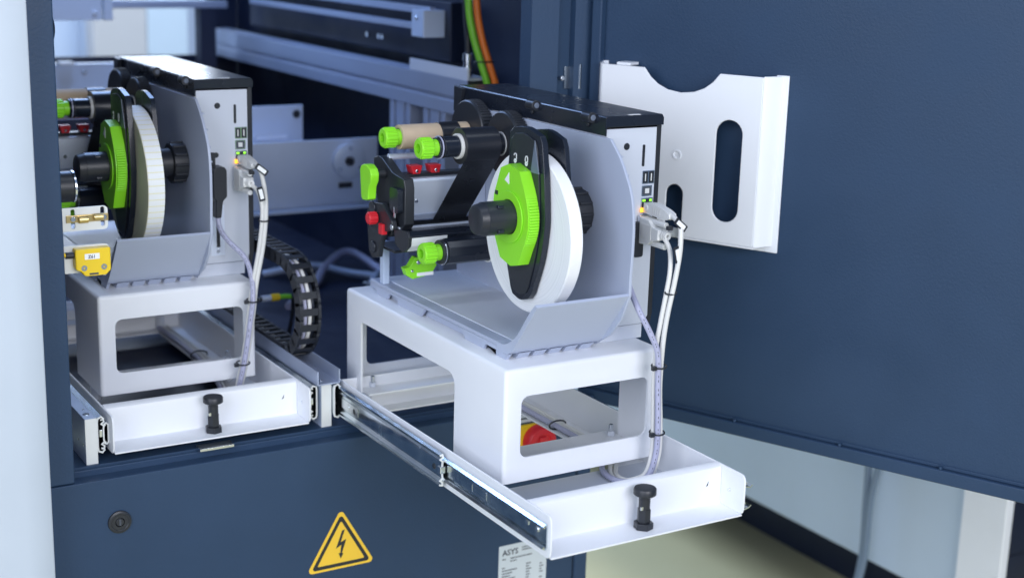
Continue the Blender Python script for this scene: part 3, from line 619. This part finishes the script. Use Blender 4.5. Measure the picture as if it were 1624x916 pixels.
    for z in (289.5, 263.5): CY('y', (214, z), -4, 38, 3.6, n=18).build('thumb_screw', PLUGW, sc)
    flag(S_[1][0]-1, -30, S_[1][2]-2, R(76), sc)
    # power cable with dashes of print
    pc = thing('power_cable', 'lilac grey power cable leaving the back of the '+wh, 'cable', P[7], 'power cables')
    ps = spline(P, 8); MB().tube(ps, 3.6, 14).build('cable', CABLEG, pc)
    if variant: MB().prism([(170, 255), (170, 292), (173, 297), (187, 297), (190, 292), (190, 255), (184, 250), (181, 226), (173, 226), (174, 250)], 'y', 20, 43.8).build('plug', BLACK, pc, bevel=2)
    else: MB().tube([(191, 45, 282), (190.5, 42, 270), (190, 40, 262)], 5.4, 14).build('plug', BLACK, pc)
    pr_ = MB()
    for i in range(9 if not variant else 6, 70, 1):
        if i % 3 == 2 or i >= len(ps): continue
        p = Vector(ps[i]); q = Vector(ps[min(i+1, len(ps)-1)]); d = (q-p)
        off = Vector((-1.6, -3.2, 0.5)); pr_.tube([tuple(p+d*0.1+off), tuple(p+d*0.62+off)], 0.42, 6)
    pr_.build('jacket_print', PRINT, pc, kind='stuff')
    for i, (z, xx, yy) in enumerate(((214, 207.5, -27.5), (126, 195, -29), (43, 196.5, -30)) if not variant else ((228, 226, -22), (118, 206, -28), (30, 190, -28))):
        o = MB().tube([(xx+(7.6 if i == 0 else 9.4)*math.cos(R(a)), yy+(4.6 if i == 0 else 8)*math.sin(R(a)), z+1.2*math.sin(R(a))) for a in range(0, 361, 15)], 1.1, 8).build('cable_tie', BLACK, pc if i else nc)
        if i: B(xx-14.5, xx-8.6, yy-8, yy-3, z-2.6, z+2.6).build('tie_head', BLACK, pc, bevel=0.6)
    o = MB().tube([(205+13*math.cos(R(a)), 200, -21+6*math.sin(R(a))) for a in range(0, 361, 15)], 1.2, 8)
    o.build('cable_tie', BLACK, nc)
make_cables(0, 0, 0); make_cables(-319, 520, 1)
FR[0] = lambda p: p

# ================================================================== open door with document pocket
HX, HY = 365, 392; ul = math.hypot(.411, .912); ux, uy = .411/ul, -.912/ul
FR[0] = lambda p: (HX+ux*p[0]+uy*p[1], HY+uy*p[0]-ux*p[1], p[2])   # p = (along door, out of door, height)
dr = thing('cabinet_door', 'dark blue cabinet door swung open with a white document pocket on it', 'door', (450, -15, -60))
B(6, 900, -22, 0, -58, 1100).build('door_leaf', BLUE, dr, bevel=1.2)
B(6, 900, 0.3, 9, -60, -41).build('bottom_rim', BLUE, dr, bevel=2, seg=3)
B(6, 900, 0.3, 2.4, -40.6, -36).build('rim_flange', BLUE, dr, bevel=0.8)
B(8, 24, 0.3, 14, -34, 1100).build('hinge_rim', BLUE, dr, bevel=2)
for a in (266, 423, 562, 720):
    s = CY('z', (a, 6), -41, -36.8, 2.6, n=16).build('rim_bolt', BLUE, dr)
pk = thing('document_pocket', 'white plastic document pocket with slots and a scooped top edge', 'document pocket', (165, 5, 208))
for x0, x1 in ((14, 32), (292, 310)): B(x0, x1, 0.6, 3.6, 208, 447).build('side_flange', WHITEP, pk, bevel=1)
B(32.2, 291.8, 0.6, 3.6, 208, 222).build('bottom_flange', WHITEP, pk, bevel=1)
front = [(38, 217), (286, 217), (286, 445), (222, 445), (212, 433), (200, 424), (184, 417.5), (164, 415), (144, 417.5), (128, 424), (116, 433), (106, 445), (38, 445)]
slot = lambda cx, z0, z1, r: [(cx+r*math.cos(R(a)), z1-r+r*math.sin(R(a))) for a in range(0, 181, 15)]+[(cx+r*math.cos(R(a)), z0+r+r*math.sin(R(a))) for a in range(180, 361, 15)]
fo = [(38, 217), (150, 217)]+[(163+13*math.cos(R(a)), 276+13*math.sin(R(a))) for a in range(180, -1, -15)]+[(176, 217)]+front[1:]
MB().prism(fo, 'y', 27, 30, holes=[slot(241, 246, 385, 19.5)]).build('front_plate', WHITEP, pk, bevel=1.2, seg=3)
MB().prism([(286.2, 27), (286.2, 30), (291, 27), (302, 3.8), (298, 3.8)], 'z', 217, 446).build('side_wall', WHITEP, pk, bevel=0.6)
MB().prism([(37.8, 27), (37.8, 30), (33, 27), (22, 3.8), (26, 3.8)], 'z', 217, 446).build('side_wall', WHITEP, pk, bevel=0.6)
for x0, x1 in ((38, 149.6), (176.4, 286)): MB().prism([(3.8, 213), (30, 214), (30, 216.8), (3.8, 216.8)], 'x', x0, x1).build('bottom_wall', WHITEP, pk, bevel=0.6)
B(60, 82, 3.8, 27, 445.2, 449).build('top_tab', WHITEP, pk, bevel=0.6)
MB().ring('y', (164, 330), 30.1, 31, 4.4, 7, 28).build('moulded_boss', WHITEP, pk, bevel=0.3)
FR[0] = lambda p: p

# ================================================================== fittings on the left post
mc = thing('magnet_catch', 'brass roller catch on a slotted aluminium plate beside the left post', 'catch', (-362, 402, 258))
MB().prism(rrect(-404, 254, -334, 283, 5), 'y', 400, 403, holes=[rrect(-379, 257, -374, 281, 2.2), rrect(-343, 258, -338, 282, 2.2)]).build('plate', MILLED, mc, bevel=0.4)
bx = B(-385, -334, 397.5, 399.8, 265, 274).build('catch_body', BRASS, mc, bevel=0.6)
CY('x', (396, 268.5), -371, -359, 4.4, n=20).build('roller', BRASS, mc); CY('x', (396, 270.5), -353, -341, 4.4, n=20).build('roller', BRASS, mc)
for x in (-377, -339.5): CY('y', (x, 269.5), 396.4, 397.4, 3.2, n=16).build('screw', STEEL, mc)
ss = thing('safety_sensor', 'yellow safety sensor with white label on an aluminium plate', 'sensor', (-358, 395, 198))
MB().prism(rrect(-404, 202, -333.5, 236, 6), 'y', 400, 403).build('plate', MILLED, ss, bevel=0.4)
bd = MB().prism([(-379, 234), (-336, 234), (-336, 206), (-342, 200), (-368, 200), (-373, 206), (-379, 209)], 'y', 386, 399.6).build('housing', YELLOW, ss, bevel=1.8, seg=3)
B(-368, -350, 385.4, 385.9, 221, 228).build('label', PAPER, bd)
text_mb('Z61', 5.5, 'y', 385.2, (-364, 222.4)).build('label_text', PRINT, bd, smooth=0)
for x in (-369, -345): MB().ring('y', (x, 210.5), 385.2, 385.9, 1, 3.6, 20).build('screw', STEEL, bd)
B(-363, -352, 385.5, 385.9, 201.6, 203.8).build('imprint', PRINT, bd)
CY('x', (394, 226), -389, -379, 4, n=18).build('cable_gland', BLACK, ss)
MB().tube(spline([(-388, 394, 226), (-394, 394, 229), (-399, 396, 240), (-406, 400, 252)], 6), 2.6, 10).build('cable', YELLOW, ss)
sn = thing('round_sensor', 'short black cylinder with bright ring beside the left post', 'sensor', (-375, 420, 285))
CY('x', (430, 304), -404, -369, 19, n=44, ch=1).build('barrel', BLACK, sn); MB().ring('x', (430, 304), -368.8, -366.5, 16, 19.6, 44).build('ring', STEEL, sn); CY('x', (430, 304), -368.7, -366, 15.8, n=40).build('face', BLACK, sn)
hc = thing('cable_bunch', 'black cable bunch hanging along the left post', 'cable', (-388, 430, 440))
for k in range(4):
    MB().tube(spline([(-402, 424+k*6, 530), (-389+k, 424+k*6, 515), (-384-2*k, 426+k*5, 492), (-392, 426+k*5, 465), (-402, 428+k*4, 440)], 6), 3.2, 8).build('cable', BLACKG, hc)
B(-401, -386, 420, 446, 508, 516).build('clip', BLACK, hc, bevel=1.5); B(-402, -385, 424, 444, 414, 430).build('clip', BLACK, hc, bevel=4)

# ================================================================== energy chain
ec = thing('energy_chain', 'black cable drag chain looping up out of the channel', 'drag chain', (-50, 500, 22))
path = [(-50, 1150, 36), (-50, 700, 36)] + [(-50, 512-66*math.sin(R(a)), 102-66*math.cos(R(a))) for a in range(0, 181, 10)] + [(-50, 700, 168), (-50, 900, 168)]
def resample(P, step):
    P = [Vector(p) for p in P]; out = [P[0]]; acc = 0
    for a, b in zip(P, P[1:]):
        L = (b-a).length; d = step-acc
        while d <= L: out.append(a+(b-a)*(d/L)); d += step
        acc = (acc+L) % step
    return out
cp = resample(path, 21)
for a, b in zip(cp, cp[1:]):
    c_ = (a+b)/2; ang = math.atan2((b-a).z, (b-a).y); ca, sa = math.cos(ang), math.sin(ang)
    FR[0] = lambda p, c_=c_, ca=ca, sa=sa: (c_.x+p[0], c_.y+p[1]*ca-p[2]*sa, c_.z+p[1]*sa+p[2]*ca)
    lk_ = MB().prism(rrect(-12.5, -9.5, 12.5, 9.5, 5, 3), 'x', -15.5, -11.5).build('link', BLACK, ec)
    MB().prism(rrect(-12.5, -9.5, 12.5, 9.5, 5, 3), 'x', 11.5, 15.5).build('side_plate', BLACK, lk_)
    for z in (-9, 6.8): B(-11.4, 11.4, -5, 5, z, z+2.2).build('crossbar', BLACK, lk_, bevel=0.4)
FR[0] = lambda p: p
for x, mt_ in ((-55, CABLEG), (-48, CABLEW), (-43, BLACKG)):
    MB().tube([(x, p[1], p[2]) for p in path], 2.8, 8).build('inner_cable', mt_, ec)

# ================================================================== machinery behind the printers
yp = thing('aluminium_profile', 'long grooved aluminium profile running back above the drawers', 'profile', (375, 1300, 322))
prf = [(350, 322), (350, 344), (356, 344), (356, 352), (350, 352), (350, 382), (362, 382), (362, 376), (378, 376), (378, 382), (395, 382), (395, 322)]
MB().prism(prf, 'y', 722, 1960).build('beam', ALUY, yp, bevel=0.8); B(349, 396, 719, 721.6, 321, 383).build('end_cap', BLACK, yp, bevel=1)
for y0, y1 in ((800, 880), (930, 1010)):
    v = thing('profile_post', 'upright grooved aluminium post under the %s' % ('bright angle bracket on the beam' if y0 < 900 else 'long beam next to the motor plate'), 'profile', (375, (y0+y1)/2, -46), 'upright posts under the beam')
    MB().prism([(352, y0), (352, y0+16), (360, y0+16), (360, y0+25), (352, y0+25), (352, y0+54), (360, y0+54), (360, y0+63), (352, y0+63), (352, y1), (394, y1), (394, y0)], 'z', -46, 321.6).build('extrusion', ALUY, v, bevel=0.6)
an_ = thing('angle_bracket', 'bright angle bracket with fittings on top of the long beam', 'bracket', (372, 825, 382))
B(350, 354, 724, 930, 382.4, 402).build('upright', PANEL, an_, bevel=0.6); B(356.2, 392, 724, 930, 382.4, 386).build('foot', ALU, an_, bevel=0.4)
for y in (760, 795, 830, 880): CY('z', (374, y), 386, 391, 4, n=16).build('screw', STEEL, an_)
pf = thing('pneumatic_fitting', 'stacked bright pneumatic fitting with black hose above the beam', 'fitting', (374, 745, 386))
MB().lathe('z', (364, 748), [(386, 8), (398, 8), (398.4, 9.5), (404, 9.5), (404.4, 7), (412, 7), (412.4, 8.6), (424, 8.6), (426, 6)], 24).build('body', STEEL, pf)
MB().tube(spline([(364, 748, 424), (364, 750, 450), (368, 766, 500), (380, 800, 640)], 6), 5, 10).build('hose', BLACK, pf)
for x, m_, nm in ((352, GCABLE, 'green'), (367, ORANGE, 'orange')):
    o = MB().tube(spline([(x+32, 700, 340), (x+22, 700, 380), (x+12, 706, 415), (x+2, 716, 460), (x-3, 724, 515), (x-4, 730, 640)], 8), 6, 12).build('motor_cable', m_, label='%s cable hanging down inside the cabinet' % nm, cat='cable')
    if nm == 'orange': MB().tube([(371+17*math.cos(R(a)), 706+9*math.sin(R(a)), 415) for a in range(0, 361, 20)], 1.2, 8).build('cable_tie', BLACK, o)
mp_ = thing('motor_plate', 'grey machine plate with a round motor mount behind the drawers', 'plate', (245, 1105, 116))
B(100, 372, 1100, 1108, 117, 239).build('plate', PLATEG, mp_, bevel=1); B(100, 372, 1070, 1099.6, 112, 117.4).build('foot_flange', PLATEG, mp_, bevel=1)
MB().lathe('y', (311, 198), [(1100, 33), (1092, 33), (1090.6, 31), (1090.6, 10), (1099, 9), (1099, 0.1)], 44).build('motor_mount', PLATEG, mp_)
CY('y', (311, 198), 1088, 1100, 7, n=24).build('shaft', BLACK, mp_)
for a in (90, 215, 330): CY('y', (311+24*math.cos(R(a)), 198+24*math.sin(R(a))), 1089, 1091, 3.6, n=16).build('screw', STEEL, mp_)
B(292, 318, 1096, 1099.8, 148, 158).build('slot', BLACK, mp_)
rp_ = thing('rear_plate', 'small grey plate with a notch behind the motor plate', 'plate', (220, 1305, 190))
B(150, 306, 1300, 1308, 150, 279).build('plate', PLATEG, rp_, bevel=1); CY('y', (292, 262), 1297, 1300, 8, n=20).build('bush', BLACK, rp_); B(205, 270, 1292, 1299.6, 214, 222).build('rail', ALU, rp_, bevel=0.6)
B(140, 240, 1180, 1196, 206, 222).build('rod', WHITE, rp_, bevel=4)
B(150, 306, 1196, 1299.8, 206, 209).build('shelf', PLATEG, rp_, bevel=0.5)
# upper linear axes
la = thing('linear_axis', 'twin blue rails with end block in the dark upper cabinet', 'linear axis', (420, 1300, 430))
B(352, 372, 900, 1700, 452, 462).build('rail', ALUY, la, bevel=1); B(372, 384, 900, 1700, 478, 490).build('rail', ALUY, la, bevel=1)
B(350, 392, 880, 925, 440, 486).build('end_block', PLATEG, la, bevel=1.5); CY('x', (905, 472), 348, 350, 4, n=16).build('screw', STEEL, la)
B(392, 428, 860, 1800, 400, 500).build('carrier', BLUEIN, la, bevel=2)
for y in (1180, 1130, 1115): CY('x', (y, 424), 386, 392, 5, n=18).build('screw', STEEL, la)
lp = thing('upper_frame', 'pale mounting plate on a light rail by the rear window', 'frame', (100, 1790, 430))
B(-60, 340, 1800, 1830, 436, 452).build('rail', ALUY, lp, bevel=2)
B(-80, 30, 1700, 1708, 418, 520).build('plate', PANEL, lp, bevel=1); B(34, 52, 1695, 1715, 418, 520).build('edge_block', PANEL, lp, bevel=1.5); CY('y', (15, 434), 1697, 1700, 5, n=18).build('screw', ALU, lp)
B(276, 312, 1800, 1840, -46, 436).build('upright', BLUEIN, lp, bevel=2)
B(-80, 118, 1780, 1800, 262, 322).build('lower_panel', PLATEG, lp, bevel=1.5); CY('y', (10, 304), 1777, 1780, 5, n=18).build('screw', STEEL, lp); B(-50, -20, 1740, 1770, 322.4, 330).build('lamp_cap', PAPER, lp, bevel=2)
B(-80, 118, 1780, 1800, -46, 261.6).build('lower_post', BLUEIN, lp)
# loose cables on the base plate
lc = thing('loose_cables', 'grey cables lying loose at the back of the cabinet base', 'cable', (340, 1150, -46))
MB().tube(spline([(150, 1000, -40), (250, 1120, -38), (300, 1180, -20), (360, 1200, 0), (400, 1120, -30), (410, 1000, -40)], 8), 8, 12).build('cable', CABLEG, lc)
MB().tube(spline([(200, 1250, -40), (280, 1200, -20), (340, 1150, -30), (420, 1100, -38)], 8), 7, 12).build('cable', PLATEG, lc)
MB().tube(spline([(300, 1000, -40), (350, 1050, -10), (400, 1080, -36)], 8), 7, 12).build('cable', PLATEG, lc)
yc = thing('yellow_connector', 'yellow and green cable connector beside the drag chain', 'connector', (30, 760, 40))
CY('x', (760, 45), 20, 34, 6, n=20).build('collar', YELLOW, yc); MB().tube([(34, 760, 45), (44, 761, 44.6), (54, 763, 43)], 4, 10).build('sheath', GCABLE, yc); MB().tube(spline([(54, 763, 43), (60, 766, 36), (62, 775, 6), (58, 790, -44)], 6), 3.6, 10).build('cable', BLACK, yc); CY('x', (760, 45), 4, 20, 5, n=20).build('sleeve', ALU, yc)
MB().tube(spline([(4, 760, 45), (-30, 760, 30), (-50, 770, -20), (-60, 775, -44)], 6), 4, 10).build('lead', BLACK, yc)

# ================================================================== neighbouring machine beyond the door
nb = thing('neighbour_machine', 'pale blue skirt of a neighbouring machine seen below the open door', 'machine', (1500, 1300, -800))
B(1240, 1300, 370, 3400, -600, -40).build('skirt_panel', SKIRT, nb, bevel=4); B(1225, 1246, 268, 369, -760, -40).build('corner_post', WHITE, nb, bevel=4)
B(1301, 1900, 480, 3400, -600, -40).build('body', BLUEIN, nb, bevel=3); B(1460, 1900, 480, 3400, -799, -601).build('added_shade_plinth', BLUEIN, nb); B(1245, 1295, 2600, 2660, -800, -600).build('foot', BLACK, nb)  # body and dark plinth added to bring back the shadow below the skirt
B(1227, 1244, 280, 350, -800, -760).build('foot', BLACK, nb)
hcx = thing('hanging_cable', 'thin grey double cable hanging in front of the pale skirt', 'cable', (1180, 560, -800))
for k in (0, 1): MB().tube(spline([(1215, 600-k*40, -40), (1212, 600-k*40, -300), (1205, 590-k*12, -450), (1200, 585-k*6, -600), (1170, 600, -720), (1100, 660, -792), (1000, 760, -794)], 8), 7, 10).build('cable', mat('dull_blue_cable%d' % k, (0.16, 0.22, 0.30), 0.5), hcx)
fb = thing('far_machine', 'dark machine standing behind the pale corner post', 'machine', (1900, 100, -800))
B(1950, 2500, -400, 1200, -799, 300).build('housing', BLUEIN, fb, bevel=5)
for k in range(4): MB().tube([(1935, -400, -430-k*14), (1935, 300, -424-k*15)], 6, 8).build('cable', CABLEG, fb)
